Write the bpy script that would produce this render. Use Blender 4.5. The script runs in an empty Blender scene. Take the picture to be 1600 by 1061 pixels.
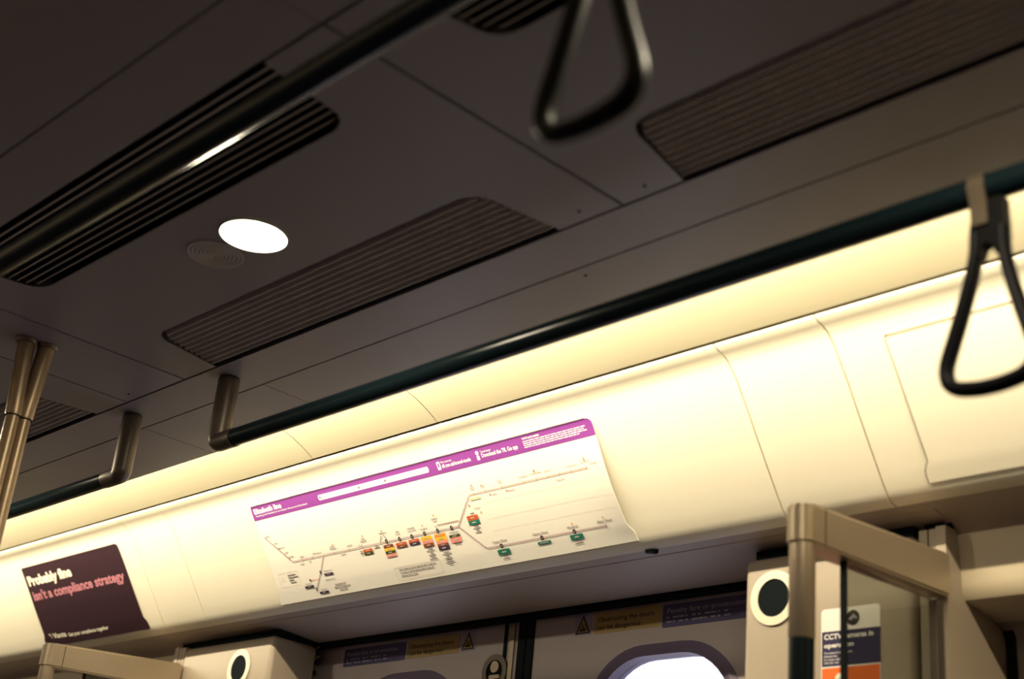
import bpy, bmesh, math, random
from mathutils import Vector, Matrix
random.seed(4)
S = bpy.context.scene
COL = S.collection
H0 = 1.35            # eye height above the carriage floor; heights below are given from the eye

# ------------------------------------------------------------------ camera
cam_data = bpy.data.cameras.new('camera')
cam = bpy.data.objects.new('camera', cam_data); COL.objects.link(cam)
Rm = Matrix(((0.69540641, 0.23297492, 0.67980336),
             (0.71280274, -0.34371624, -0.61136846),
             (0.09122594, 0.90971525, -0.40508763)))
cam.matrix_world = Matrix.Translation((0, 0, H0)) @ Rm.to_4x4()
cam_data.sensor_width = 36.0
cam_data.lens = 2222.0 / 1600 * 36
cam_data.clip_start = .02
cam_data.dof.use_dof = True
cam_data.dof.focus_distance = 2.75
cam_data.dof.aperture_fstop = 3.4
S.camera = cam

# ------------------------------------------------------------------ world, exposure
W = bpy.data.worlds.new('station_outside'); S.world = W
W.use_nodes = True
bg = W.node_tree.nodes['Background']
bg.inputs[0].default_value = (.92, .90, 1, 1); bg.inputs[1].default_value = 1.25
S.view_settings.view_transform = 'Standard'; S.view_settings.look = 'None'
S.view_settings.gamma = 1; S.view_settings.use_curve_mapping = False
S.view_settings.exposure = 0.0

# ------------------------------------------------------------------ light levels (the lamps themselves are built with their fittings)
LAMP_COL = (1, .84, .57)
COVE_W = 5.9          # watts per metre of cove strip on the viewed side
COVE_W2 = 3.6         # and on the camera's side
DOWN_W = 4.5
YC = .907            # centre line of the carriage
X0, X1 = -5.6, 1.2

# ------------------------------------------------------------------ materials
MATS = {}
def mat(name, col, rough=.6, metal=0.0, noise=0.0, nscale=40, emit=None, bump=0.0, coat=0.0, spec=.5):
    m = bpy.data.materials.new(name); m.use_nodes = True
    nt = m.node_tree; b = nt.nodes['Principled BSDF']
    b.inputs['Base Color'].default_value = (*col, 1)
    b.inputs['Roughness'].default_value = rough
    b.inputs['Metallic'].default_value = metal
    b.inputs['Specular IOR Level'].default_value = spec
    b.inputs['Coat Weight'].default_value = coat
    if noise or bump:
        tc = nt.nodes.new('ShaderNodeTexCoord'); n = nt.nodes.new('ShaderNodeTexNoise')
        n.inputs['Scale'].default_value = nscale; n.inputs['Detail'].default_value = 5
        nt.links.new(tc.outputs['Object'], n.inputs['Vector'])
        if noise:
            r = nt.nodes.new('ShaderNodeMapRange')
            r.inputs['To Min'].default_value = 1 - noise; r.inputs['To Max'].default_value = 1 + noise
            nt.links.new(n.outputs['Fac'], r.inputs['Value'])
            mx = nt.nodes.new('ShaderNodeVectorMath'); mx.operation = 'SCALE'
            mx.inputs[0].default_value = col
            nt.links.new(r.outputs[0], mx.inputs['Scale']); nt.links.new(mx.outputs[0], b.inputs['Base Color'])
        if bump:
            bp = nt.nodes.new('ShaderNodeBump'); bp.inputs['Strength'].default_value = bump; bp.inputs['Distance'].default_value = .0006
            nt.links.new(n.outputs['Fac'], bp.inputs['Height']); nt.links.new(bp.outputs[0], b.inputs['Normal'])
    if emit:
        b.inputs['Emission Color'].default_value = (*emit[0], 1); b.inputs['Emission Strength'].default_value = emit[1]
    MATS[name] = m
    return m
M_CEIL = mat('ceiling_paint', (.25, .232, .250), .42, noise=.06, nscale=300, bump=.15, spec=.3)
M_LOUV = mat('louvre_paint', (.56, .54, .50), .6, noise=.05)
M_VOID = mat('dark_void', (.006, .010, .012), .9, spec=.1)
M_CREAM = mat('cream_panel', (.80, .76, .63), .45, noise=.02, nscale=200, bump=.1, spec=.25)
M_COVE = mat('cove_paint', (.36, .33, .24), .5, noise=.02, nscale=200)
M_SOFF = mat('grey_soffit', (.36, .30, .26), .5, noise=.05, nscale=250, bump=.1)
M_RAIL = mat('black_gloss_rail', (.005, .012, .015), .24, metal=0, spec=.18)
M_STEEL = mat('satin_steel', (.38, .31, .22), .42, metal=.6, noise=.08, nscale=500, bump=.2)
M_STEELD = mat('shaded_steel', (.12, .10, .08), .40, metal=.6, noise=.08, nscale=400, bump=.2)  # satin steel with the shade of the upper fittings put into its colour
M_POLE = mat('brushed_pole', (.30, .23, .15), .40, metal=.8, noise=.08, nscale=400, bump=.2)
M_BOX = mat('warm_grey_moulding', (.32, .265, .20), .42, noise=.08, nscale=500, bump=.25)
M_RING = mat('pale_ring', (.85, .78, .62), .4, noise=.03)
M_DOOR = mat('door_paint', (.50, .45, .44), .5, noise=.05, nscale=250, bump=.1)
M_RUBB = mat('black_rubber', (.006, .010, .012), .7, spec=.15)
M_STRAP = mat('strap_rubber', (.006, .006, .007), .46, spec=.07)
M_CLIP = mat('strap_clip_metal', (.12, .095, .065), .42, metal=.5, noise=.05)
M_MAPW = mat('map_card', (.82, .80, .74), .5, spec=.2)
M_PURP = mat('map_purple', (.22, .045, .28), .7, spec=.2)
M_WHITE = mat('print_white', (.86, .84, .82), .5, spec=.2)
M_GREYT = mat('print_grey', (.20, .17, .17), .6, spec=.2)
M_FAINT = mat('print_faint_grey', (.52, .48, .44), .6, spec=.2)
M_LINE = mat('print_mauve', (.40, .27, .28), .6, spec=.2)
M_BLACKP = mat('print_black', (.025, .02, .02), .6, spec=.2)
M_RED = mat('print_red', (.56, .10, .035), .6, spec=.2)
M_ORANGE = mat('print_orange', (.80, .30, .03), .6, spec=.2)
M_YELL = mat('print_yellow', (.82, .52, .02), .6, spec=.2)
M_PINK = mat('print_pink', (.78, .28, .24), .6, spec=.2)
M_BROWN = mat('print_brown', (.22, .06, .03), .6, spec=.2)
M_GREEN = mat('print_green', (.02, .17, .12), .6, spec=.2)
M_DKGREEN = mat('print_dark_green', (.05, .07, .02), .6, spec=.2)
M_NAVY = mat('print_navy', (.05, .03, .07), .6, spec=.2)
M_ADBG = mat('advert_plum', (.028, .011, .019), .6, noise=.05, spec=.12)
M_ADPINK = mat('advert_pink', (.50, .20, .25), .5, spec=.2)
M_ADCREAM = mat('advert_cream', (.85, .80, .66), .5, spec=.2)
M_STBLUE = mat('sticker_indigo', (.10, .09, .20), .5, spec=.2)
M_STLIL = mat('sticker_lilac', (.42, .38, .50), .5, spec=.2)
M_STYEL = mat('sticker_yellow', (.48, .35, .14), .5, spec=.2)
M_STDK = mat('sticker_dark', (.035, .035, .03), .5, spec=.2)
M_STNAVY = mat('notice_navy', (.035, .03, .09), .5, spec=.2)
M_STORG = mat('notice_orange', (.85, .17, .03), .5, spec=.2)
M_FLOOR = mat('carriage_floor', (.045, .04, .045), .5, noise=.2, nscale=60)
M_SEAT = mat('seat_moquette', (.05, .03, .08), .9, noise=.3, nscale=90)
M_LAMP = mat('lamp_lens', (.9, .88, .8), .4, emit=((1, .90, .66), 9.0))
M_STRIP = mat('cove_diffuser', (.9, .88, .8), .4, emit=(LAMP_COL, 6.0))
M_REVEAL = mat('window_gasket', (.16, .13, .21), .5)
def glass_mat(name, tint, rough=0.0):
    m = bpy.data.materials.new(name); m.use_nodes = True
    nt = m.node_tree; nt.nodes.clear()
    o = nt.nodes.new('ShaderNodeOutputMaterial'); mx = nt.nodes.new('ShaderNodeMixShader')
    t = nt.nodes.new('ShaderNodeBsdfTransparent'); g = nt.nodes.new('ShaderNodeBsdfGlossy')
    t.inputs[0].default_value = (*tint, 1); g.inputs['Roughness'].default_value = rough
    fr = nt.nodes.new('ShaderNodeLayerWeight'); fr.inputs[0].default_value = .5
    pw = nt.nodes.new('ShaderNodeMath'); pw.operation = 'POWER'; pw.inputs[1].default_value = 5
    ma = nt.nodes.new('ShaderNodeMath'); ma.operation = 'MULTIPLY_ADD'; ma.inputs[1].default_value = .9; ma.inputs[2].default_value = .03
    nt.links.new(fr.outputs['Facing'], pw.inputs[0]); nt.links.new(pw.outputs[0], ma.inputs[0])
    nt.links.new(ma.outputs[0], mx.inputs[0]); nt.links.new(t.outputs[0], mx.inputs[1]); nt.links.new(g.outputs[0], mx.inputs[2])
    nt.links.new(mx.outputs[0], o.inputs[0]); return m
M_TINT = glass_mat('smoked_glass', (.58, .59, .56))
M_CLEAR = glass_mat('window_glass', (.97, .97, 1.0))

# ------------------------------------------------------------------ helpers
def link(name, bm, m, parent=None, smooth=False, mats=None):
    bmesh.ops.remove_doubles(bm, verts=bm.verts[:], dist=1e-6)
    bmesh.ops.recalc_face_normals(bm, faces=bm.faces[:])
    me = bpy.data.meshes.new(name); bm.to_mesh(me); bm.free()
    for q in (mats or [m]): me.materials.append(q)
    if smooth:
        for p in me.polygons: p.use_smooth = True
        try: me.set_sharp_from_angle(angle=math.radians(38))
        except Exception: pass
    o = bpy.data.objects.new(name, me); COL.objects.link(o)
    if parent is not None:
        o.parent = parent
        bpy.context.view_layer.update()
        o.matrix_parent_inverse = parent.matrix_world.inverted()
    return o
def link_pieces(name, bm, m, parent, gap=.0045):
    """one object per printed piece: faces closer together than gap make one piece"""
    bm.verts.ensure_lookup_table()
    seen = set(); isl = []
    for v in bm.verts:
        if v in seen: continue
        st, grp = [v], []; seen.add(v)
        while st:
            a = st.pop(); grp.append(a)
            for e in a.link_edges:
                b = e.other_vert(a)
                if b not in seen: seen.add(b); st.append(b)
        xs = [q.co.x for q in grp]; zs = [q.co.z for q in grp]
        isl.append([grp, min(xs), max(xs), min(zs), max(zs)])
    par = list(range(len(isl)))
    def find(i):
        while par[i] != i: par[i] = par[par[i]]; i = par[i]
        return i
    for i in range(len(isl)):
        for j in range(i):
            A, B = isl[i], isl[j]
            if A[1] - gap < B[2] and B[1] - gap < A[2] and A[3] - gap < B[4] and B[3] - gap < A[4]: par[find(i)] = find(j)
    groups = {}
    for i in range(len(isl)): groups.setdefault(find(i), []).extend(isl[i][0])
    out = []
    for vs in groups.values():
        nb = bmesh.new(); mp_ = {v: nb.verts.new(v.co) for v in vs}
        for f in {f for v in vs for f in v.link_faces}:
            try: nb.faces.new([mp_[v] for v in f.verts])
            except ValueError: pass
        out.append(link(name, nb, m, parent))
    bm.free(); return out[0]
def tag(o, label=None, cat=None, group=None, kind=None):
    if label: o['label'] = label
    if cat: o['category'] = cat
    if group: o['group'] = group
    if kind: o['kind'] = kind
    return o
def thing(name, label, cat, loc, group=None):
    o = bpy.data.objects.new(name, None); COL.objects.link(o); o.location = (loc[0], loc[1], loc[2] + H0)
    o.empty_display_size = .05
    bpy.context.view_layer.update()
    return tag(o, label, cat, group)
def struct(name, bm, m, label=None, smooth=False):
    return tag(link(name, bm, m, smooth=smooth), label=label, kind='structure')
V = lambda x, y, z: Vector((x, y, z + H0))
def box(bm, x0, x1, y0, y1, z0, z1, bev=0.0, seg=2):
    vs = [bm.verts.new(V(x, y, z)) for x in (x0, x1) for y in (y0, y1) for z in (z0, z1)]
    f = [(0, 1, 3, 2), (4, 6, 7, 5), (0, 4, 5, 1), (2, 3, 7, 6), (0, 2, 6, 4), (1, 5, 7, 3)]
    fs = [bm.faces.new([vs[i] for i in q]) for q in f]
    if bev:
        es = list({e for q in fs for e in q.edges})
        bmesh.ops.bevel(bm, geom=es, offset=bev, segments=seg, profile=.5, affect='EDGES')
def prism(bm, pts, place, t, top=None):
    """outline pts in a plane, place(u,v,w) -> Vector, thickness t"""
    a = [bm.verts.new(place(u, v, 0)) for u, v in pts]
    b = [bm.verts.new(place(u, v, t)) for u, v in pts]
    n = len(pts)
    bm.faces.new(a); bm.faces.new(b[::-1])
    for i in range(n): bm.faces.new([a[i], b[i], b[(i + 1) % n], a[(i + 1) % n]])
def rounded(u0, u1, v0, v1, r, n=6, corners=(1, 1, 1, 1)):
    out = []
    for k, (cx, cy, a0) in enumerate(((u1 - r, v1 - r, 0), (u0 + r, v1 - r, 90), (u0 + r, v0 + r, 180), (u1 - r, v0 + r, 270))):
        if corners[k]:
            for i in range(n + 1):
                a = math.radians(a0 + 90 * i / n); out.append((cx + r * math.cos(a), cy + r * math.sin(a)))
        else:
            out.append((u1 if k in (0, 3) else u0, v1 if k in (0, 1) else v0))
    return out
def tube(bm, pts, r, n=16, cap=True, ry=None, up=None):
    """sweep a (possibly elliptical) section along pts (eye-relative)"""
    P = [V(*p) for p in pts]; rings = []
    upv = Vector(up) if up else None
    prev = None
    for i, p in enumerate(P):
        d = (P[min(i + 1, len(P) - 1)] - P[max(i - 1, 0)]).normalized()
        if upv is not None: a = (upv - d * upv.dot(d)).normalized()
        elif prev is not None: a = (prev - d * prev.dot(d)).normalized()
        else:
            q = Vector((0, 0, 1)) if abs(d.z) < .9 else Vector((1, 0, 0)); a = (q - d * q.dot(d)).normalized()
        prev = a; b = d.cross(a)
        rr = r[i] if isinstance(r, (list, tuple)) else r
        r2 = rr if ry is None else (ry[i] if isinstance(ry, (list, tuple)) else ry)
        rings.append([bm.verts.new(p + a * rr * math.cos(2 * math.pi * k / n) + b * r2 * math.sin(2 * math.pi * k / n)) for k in range(n)])
    for A, B in zip(rings, rings[1:]):
        for k in range(n): bm.faces.new([A[k], A[(k + 1) % n], B[(k + 1) % n], B[k]])
    if cap: bm.faces.new(rings[0][::-1]); bm.faces.new(rings[-1])
def ring(bm, place, ro, ri, t, n=40):
    L = []
    for rad, w in ((ri, 0), (ro, 0), (ro, t), (ri, t)):
        L.append([bm.verts.new(place(rad * math.cos(2 * math.pi * k / n), rad * math.sin(2 * math.pi * k / n), w)) for k in range(n)])
    for j in range(4):
        A, B = L[j], L[(j + 1) % 4]
        for k in range(n): bm.faces.new([A[k], A[(k + 1) % n], B[(k + 1) % n], B[k]])
def disc_pts(r, n=40): return [(r * math.cos(2 * math.pi * k / n), r * math.sin(2 * math.pi * k / n)) for k in range(n)]
def strip_sweep(bm, pts, x0, x1, t=0.0, nx=1):
    """extrude an open (y,z) profile along x; with thickness t to the outside"""
    xs = [x0 + (x1 - x0) * i / nx for i in range(nx + 1)]
    rows = [[bm.verts.new(V(x, y, z)) for y, z in pts] for x in xs]
    for A, B in zip(rows, rows[1:]):
        for k in range(len(pts) - 1): bm.faces.new([A[k], A[k + 1], B[k + 1], B[k]])
def mir(y): return 2 * YC - y
_TXT = {}
def text2d(s, bold=0.0, spacing=1.0):
    """triangles of a line of writing: cap-height ~0.7, origin at the left of the base line"""
    key = (s, bold, spacing)
    if key in _TXT: return _TXT[key]
    c = bpy.data.curves.new('writing', 'FONT'); c.body = s; c.size = 1; c.offset = bold; c.space_character = spacing
    c.resolution_u = 3; c.fill_mode = 'FRONT'
    o = bpy.data.objects.new('writing', c); COL.objects.link(o)
    dg = bpy.context.evaluated_depsgraph_get(); dg.update()
    me = bpy.data.meshes.new_from_object(o.evaluated_get(dg))
    vs = [(v.co.x, v.co.y) for v in me.vertices]; fs = [tuple(p.vertices) for p in me.polygons]
    w = max((v[0] for v in vs), default=0)
    bpy.data.objects.remove(o); bpy.data.curves.remove(c); bpy.data.meshes.remove(me)
    _TXT[key] = (vs, fs, w); return _TXT[key]
def put_text(bm, s, place, u, v, cap, width=None, bold=0.0, spacing=1.0, center=False):
    """place(u, v up, layer); cap = height of capitals; width squeezes the line to a length"""
    vs, fs, w = text2d(s, bold, spacing)
    k = cap / .70; kx = (width / w) if width else k
    if center: u -= w * kx / 2
    b = [bm.verts.new(place(u + x * kx, v + y * k)) for x, y in vs]
    for f in fs:
        try: bm.faces.new([b[i] for i in f])
        except ValueError: pass
def rect(bm, place, u0, u1, v0, v1, nu=1, nv=1):
    g = [[bm.verts.new(place(u0 + (u1 - u0) * i / nu, v0 + (v1 - v0) * j / nv)) for j in range(nv + 1)] for i in range(nu + 1)]
    for i in range(nu):
        for j in range(nv): bm.faces.new([g[i][j], g[i + 1][j], g[i + 1][j + 1], g[i][j + 1]])
def stroke(bm, place, pts, w):
    for (a, b), (c, d) in zip(pts, pts[1:]):
        L = math.hypot(c - a, d - b); nx, ny = -(d - b) / L * w / 2, (c - a) / L * w / 2
        n = max(1, int(L / .02)); ex, ey = (c - a) / L * w * .3, (d - b) / L * w * .3
        pr = None
        for i in range(n + 1):
            t = i / n; x, y = a - ex + (c - a + 2 * ex) * t, b - ey + (d - b + 2 * ey) * t
            q = (bm.verts.new(place(x + nx, y + ny)), bm.verts.new(place(x - nx, y - ny)))
            if pr: bm.faces.new([pr[0], q[0], q[1], pr[1]])
            pr = q

# ------------------------------------------------------------------ the curved panel profile of the viewed wall, (y, z)
PROF = [(1.548, .9035), (1.5486, .8985), (1.552, .8955), (1.566, .8920), (1.580, .8865), (1.5885, .880), (1.597, .8705), (1.607, .859), (1.630, .828), (1.675, .762),
        (1.713, .708), (1.7285, .687), (1.736, .679), (1.745, .6735), (1.757, .671)]
PREF = [(1.548, .900), (1.560, .8965), (1.580, .889), (1.594, .875), (1.607, .860), (1.630, .828), (1.675, .762), (1.713, .708), (1.7375, .677), (1.757, .671)]
_S = [0.0]
for a_, b_ in zip(PREF, PREF[1:]): _S.append(_S[-1] + math.hypot(b_[0] - a_[0], b_[1] - a_[1]))
def on_panel(x, s, off=0.0):
    """a point at distance s down the curved panel, off metres in front of it"""
    i = 0
    while i < len(PREF) - 2 and s > _S[i + 1]: i += 1
    k = (s - _S[i]) / (_S[i + 1] - _S[i]); a, b = PREF[i], PREF[i + 1]
    y, z = a[0] + (b[0] - a[0]) * k, a[1] + (b[1] - a[1]) * k
    # one smooth normal over the straight part of the panel
    n = Vector((0, -.815, -.579))
    return V(x, y, z) + n * off

# ------------------------------------------------------------------ the setting: ceiling
G = .0024   # half width of the joints between ceiling sheets
LIP = 1.415
MODS = [(-2.124, -1.090), (-3.357, -2.323), (-.057, 1.2), (-4.590, -3.556)]
NARROW = [(-2.323, -2.124), (-3.556, -3.357), (-.257, -.057), (-5.6, -4.590)]
MODS = [(-2.124, -1.090), (-3.357, -2.323), (-1.090, -.057), (-4.590, -3.556), (.142, 1.2)]
NARROW = [(-2.323, -2.124), (-3.556, -3.357), (-.057, .142), (-5.6, -4.590)]
bm = bmesh.new()
TH = .012
def cplace(u, v, w): return V(u, v, .9 + w)
LY = 1.148 - G; RY = mir(1.148) + G
def grille_outline(xa, side):
    """(x, y) outline of the vent that starts .1 m into the module at xa; side +1 towards the viewed wall. Open towards the joint."""
    o0, o1 = xa + .100, xa + .922
    i0, i1 = o0 + .034, o1 - .022
    yo, yi = 1.142, 1.008
    r = .034
    pts = [(o0, yo)]
    for k in range(9):
        a = math.radians(180 + 90 * k / 8); pts.append((i0 + r * .9 + r * math.cos(a) * 1.15 - .004, yi + r + r * math.sin(a)))
    for k in range(9):
        a = math.radians(270 + 90 * k / 8); pts.append((i1 - r * .9 + r * math.cos(a) * 1.15, yi + r + r * math.sin(a)))
    pts.append((o1, yo))
    if side < 0: pts = [(x, mir(y)) for x, y in pts]
    return pts
def module_sheet(bm, xa, xb):
    xa += G; xb -= G
    up = grille_outline(xa - G, 1)
    dn = grille_outline(xa - G, -1)
    # the sheet is cut along the centre line so that each half is a simple outline; halves meet edge to edge
    def half(pts, yo, ys):
        out = [(xa, YC), (xa, ys), (pts[0][0], ys)] + pts + [(pts[-1][0], ys), (xb, ys), (xb, YC)]
        return out
    for pts, ys in ((up, LY), (dn, RY)):
        q = half(pts, None, ys)
        a = [bm.verts.new(cplace(u, v, 0)) for u, v in q]
        fs = [bm.faces.new(a)]
        b = [bm.verts.new(cplace(u, v, TH)) for u, v in q]
        for i in range(len(q)):
            j = (i + 1) % len(q)
            if not (q[i][1] == YC and q[j][1] == YC): bm.faces.new([a[i], b[i], b[j], a[j]])
def sheet(bm, x0, x1, y0, y1):
    a = [bm.verts.new(cplace(u, v, 0)) for u, v in ((x0, y0), (x1, y0), (x1, y1), (x0, y1))]
    b = [bm.verts.new(cplace(u, v, TH)) for u, v in ((x0, y0), (x1, y0), (x1, y1), (x0, y1))]
    bm.faces.new(a)
    for i in range(4): bm.faces.new([a[i], b[i], b[(i + 1) % 4], a[(i + 1) % 4]])
for xa, xb in MODS:
    if xb - xa > 1.0: module_sheet(bm, xa, xb)
for xa, xb in NARROW: sheet(bm, xa + G, xb - G, RY, LY)
g3 = .0016
for sgn in (0, 1):
    for (ya, yb, cuts) in ((1.148 + G, 1.242 - g3, (-1.0905,) if sgn else ()), (1.242 + g3, 1.384, (-2.425, -2.02))):
        xs = [X0] + sorted(cuts) + [X1]
        for a, b in zip(xs, xs[1:]):
            y0, y1 = (ya, yb) if not sgn else (mir(yb), mir(ya))
            sheet(bm, a + .001, b - .001, y0, y1)
# rounded lips at both coves
for f in ((lambda y: y), mir):
    pts = [(1.384, .9), (1.403, .9)] + [(1.403 + .010 * math.sin(math.radians(a)), .910 - .010 * math.cos(math.radians(a))) for a in (15, 30, 45, 60, 75, 90)] + [(1.4115, .910), (1.4085, .9075), (1.384, .9045)]
    for a, b in ((X0, -2.425), (-2.425, -2.02), (-2.02, X1)): strip_sweep(bm, [(f(y), z) for y, z in pts], a + .001, b - .001)
struct('ceiling', bm, M_CEIL, 'dark grey brown ceiling sheets with fine joints')
bm = bmesh.new(); box(bm, X0, X1, mir(1.39), 1.39, .955, .975)
struct('ceiling_backing', bm, M_VOID)
# small screw plugs in the ceiling
for x, y in ((-1.0367, 1.1259), (-1.1462, 1.1244), (-1.2639, 1.2627), (-2.28, 1.125)):
    bm = bmesh.new(); prism(bm, disc_pts(.0022, 12), lambda u, v, w, x=x, y=y: V(x + u, y + v, .8995 - w), .0006)
    tag(link('screw_plug', bm, M_VOID), 'tiny dark screw plug in the brown ceiling sheet', 'screw plug', 'screw plugs in the ceiling')

# vents: louvres run along the carriage and lean towards the centre line
def vent(xa, side, label, grp=None):
    pts = grille_outline(xa, side)
    o0, o1 = xa + .1, xa + .922
    t = thing('ceiling_vent', label, 'vent', ((o0 + o1) / 2, 1.075 if side > 0 else mir(1.075), .9), grp)
    fy = (lambda y: y) if side > 0 else mir
    bm = bmesh.new()
    n = 10; y0, y1 = 1.0135, 1.140
    out = grille_outline(xa, 1)
    for k in range(n):
        yc = y0 + (y1 - y0) * (k + .35) / n
        # length of this slat inside the rounded outline
        r = .034; dy = max(0, (1.008 + r) - yc)
        cut = r * 1.15 - math.sqrt(max(0, r * r - dy * dy)) * 1.15 if dy > 0 else 0
        fl = .034 * min(1, (1.142 - yc) / .134); fr = .022 * min(1, (1.142 - yc) / .134)
        xa_, xb_ = o0 + fl + cut, o1 - fr - cut
        prof = [(yc + .0062, .9010), (yc + .0050, .9004), (yc - .0062, .9126), (yc - .0050, .9138)]
        rows = [[bm.verts.new(V(x, fy(y), z)) for y, z in prof] for x in (xa_, xb_)]
        for i in range(4): bm.faces.new([rows[0][i], rows[0][(i + 1) % 4], rows[1][(i + 1) % 4], rows[1][i]])
        bm.faces.new(rows[0]); bm.faces.new(rows[1][::-1])
    link('louvre', bm, M_LOUV, t)
    bm = bmesh.new()
    pin = out
    a = [bm.verts.new(V(x, fy(y), .9)) for x, y in pin]; b = [bm.verts.new(V(x, fy(y), .935)) for x, y in pin]
    for i in range(len(pin) - 1): bm.faces.new([a[i], b[i], b[i + 1], a[i + 1]])
    bm.faces.new([a[-1], b[-1], b[0], a[0]])
    bm.faces.new(b)
    link('vent_tray', bm, M_VOID, t)
    return t
vent(-2.124, 1, 'pale louvred ceiling vent between the round lamp and the black handrail', 'louvred ceiling vents')
vent(-2.124, -1, 'black slotted ceiling vent running along behind the near handrail', 'slotted ceiling vents')
vent(-1.090, 1, 'pale louvred ceiling vent above the hanging strap on the far handrail', 'louvred ceiling vents')
vent(-1.090, -1, 'black slotted ceiling vent, its rounded end beside the near hanging strap', 'slotted ceiling vents')
vent(-3.357, 1, 'pale louvred ceiling vent beyond the twin steel grab pole', 'louvred ceiling vents')
vent(-3.357, -1, 'black slotted ceiling vent further down the carriage, level with the grab pole', 'slotted ceiling vents')

# downlight and loudspeaker pairs on the centre line
def lamp_at(x, label):
    t = thing('round_downlight', label, 'lamp', (x, .903, .9))
    bm = bmesh.new(); ring(bm, lambda u, v, w: V(x + u, .903 + v, .8995 - w), .0505, .0465, .0018); link('trim_ring', bm, M_CEIL, t, True)
    bm = bmesh.new(); prism(bm, disc_pts(.0468), lambda u, v, w: V(x + u, .903 + v, .8995 - w), .0012); link('lens', bm, M_LAMP, t)
    L = bpy.data.lights.new('downlight_beam', 'AREA'); L.shape = 'DISK'; L.size = .09; L.energy = DOWN_W; L.color = (1, .86, .62)
    o = bpy.data.objects.new('downlight_beam', L); COL.objects.link(o); o.location = V(x, .903, .8975)
    o.parent = t; o.matrix_parent_inverse = t.matrix_world.inverted()
def speaker_at(x, label):
    t = thing('ceiling_loudspeaker', label, 'loudspeaker', (x, .903, .9))
    bm = bmesh.new()
    for k in range(7): ring(bm, lambda u, v, w: V(x + u, .903 + v, .8995 - w), .0055 + .0058 * k, .003 + .0058 * k, .0014, 36)
    link('speaker_grille', bm, M_LOUV, t, True)
    bm = bmesh.new(); prism(bm, disc_pts(.043), lambda u, v, w: V(x + u, .903 + v, .89965 - w), .0003); link('speaker_cone', bm, MATS['ceiling_paint'], t)
lamp_at(-1.560, 'glowing round white downlight in the brown ceiling')
speaker_at(-1.655, 'round loudspeaker with concentric slots touching the glowing downlight')
lamp_at(-2.793, 'round downlight further along beyond the steel grab pole')
lamp_at(-.526, 'round downlight in the next ceiling sheet towards the near hanging strap')
lamp_at(-4.03, 'round downlight at the far end of the carriage ceiling')

# coves, lamps and backing on both sides
def cove(f, side, watts, nm, lab):
    bm = bmesh.new()
    xs = [X0, -2.2726, -1.894, X1] if side > 0 else [X0, X1]
    for a, b in zip(xs, xs[1:]):
        strip_sweep(bm, [(f(y), z) for y, z in ((1.434, .954), (1.434, .944), (1.437, .9405), (1.460, .936), (1.485, .929), (1.510, .9185), (1.528, .909), (1.5418, .9015), (1.542, .914))], a + .0008, b - .0008)
    struct('trim_1' if side > 0 else 'trim_2', bm, M_COVE, smooth=True)
    bm = bmesh.new(); strip_sweep(bm, [(f(y), z) for y, z in ((1.34, .955), (1.60, .955))], X0, X1)
    strip_sweep(bm, [(f(y), z) for y, z in ((1.5435, .93), (1.5435, .925), (1.62, .925))], X0, X1)
    struct('trim_3' if side > 0 else 'trim_4', bm, M_VOID)
    t = thing(nm, lab, 'lamp', ((X0 + X1) / 2, f(1.40), .925))
    bm = bmesh.new(); box(bm, X0, X1, min(f(1.384), f(1.4025)), max(f(1.384), f(1.4025)), .9085, .934); link('lamp_housing', bm, M_CREAM, t)
    bm = bmesh.new()
    a, b = (f(1.403), .912), (f(1.403), .930)
    strip_sweep(bm, [a, b], X0, X1); link('diffuser', bm, M_STRIP, t)
    n = 7; Lx = (X1 - X0) / n
    for i in range(n):
        L = bpy.data.lights.new('cove_lamp', 'AREA'); L.shape = 'RECTANGLE'; L.size = Lx; L.size_y = .009
        L.energy = watts * Lx; L.color = LAMP_COL
        o = bpy.data.objects.new('cove_lamp', L); COL.objects.link(o)
        d = Vector((0, 1 if side > 0 else -1, -.9)).normalized()
        zc = -d; xc = Vector((1, 0, 0)); yc = zc.cross(xc)
        m4 = Matrix((xc, yc, zc)).transposed().to_4x4(); m4.translation = V(X0 + Lx * (i + .5), f(1.4085), .9225)
        o.matrix_world = m4
        bpy.context.view_layer.update()
        mw = o.matrix_world.copy(); o.parent = t; o.matrix_parent_inverse = t.matrix_world.inverted()
cove(lambda y: y, 1, COVE_W, 'cove_lamp_strip', 'long lamp strip tucked behind the ceiling lip above the map panel')
cove(mir, -1, COVE_W2, 'cove_lamp_strip', 'long lamp strip tucked behind the ceiling lip on the near side')

# curved wall panels of the viewed side, each a lift-off sheet
def panel(x0, x1, label):
    bm = bmesh.new(); g = .0016
    out = [(y + .012, z + .004) for y, z in PROF]
    rows = []
    for x in (x0 + g, x1 - g):
        rows.append(([bm.verts.new(V(x, y, z)) for y, z in PROF], [bm.verts.new(V(x, y + .010, z + .006)) for y, z in PROF]))
    A, B = rows
    for k in range(len(PROF) - 1):
        bm.faces.new([A[0][k], A[0][k + 1], B[0][k + 1], B[0][k]])
        bm.faces.new([A[1][k], B[1][k], B[1][k + 1], A[1][k + 1]])
        bm.faces.new([A[0][k], A[1][k], A[1][k + 1], A[0][k + 1]])
        bm.faces.new([B[0][k], B[0][k + 1], B[1][k + 1], B[1][k]])
    bm.faces.new([A[0][0], B[0][0], B[1][0], A[1][0]])
    o = link('wall_panel', bm, M_CREAM, None, True)
    return tag(o, label, 'wall panel', 'curved cream wall panels', 'thing')
panel(-2.885, -1.262, 'wide curved cream wall panel behind the purple topped route map')
panel(-1.262, -1.080, 'narrow curved cream wall panel just beside the route map panel, over the steel door screen')
panel(-1.080, X1, 'wide curved cream wall panel with the blank card behind the hanging strap')
panel(-3.066, -2.885, 'narrow curved cream wall panel between the plum advert and the route map')
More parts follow.
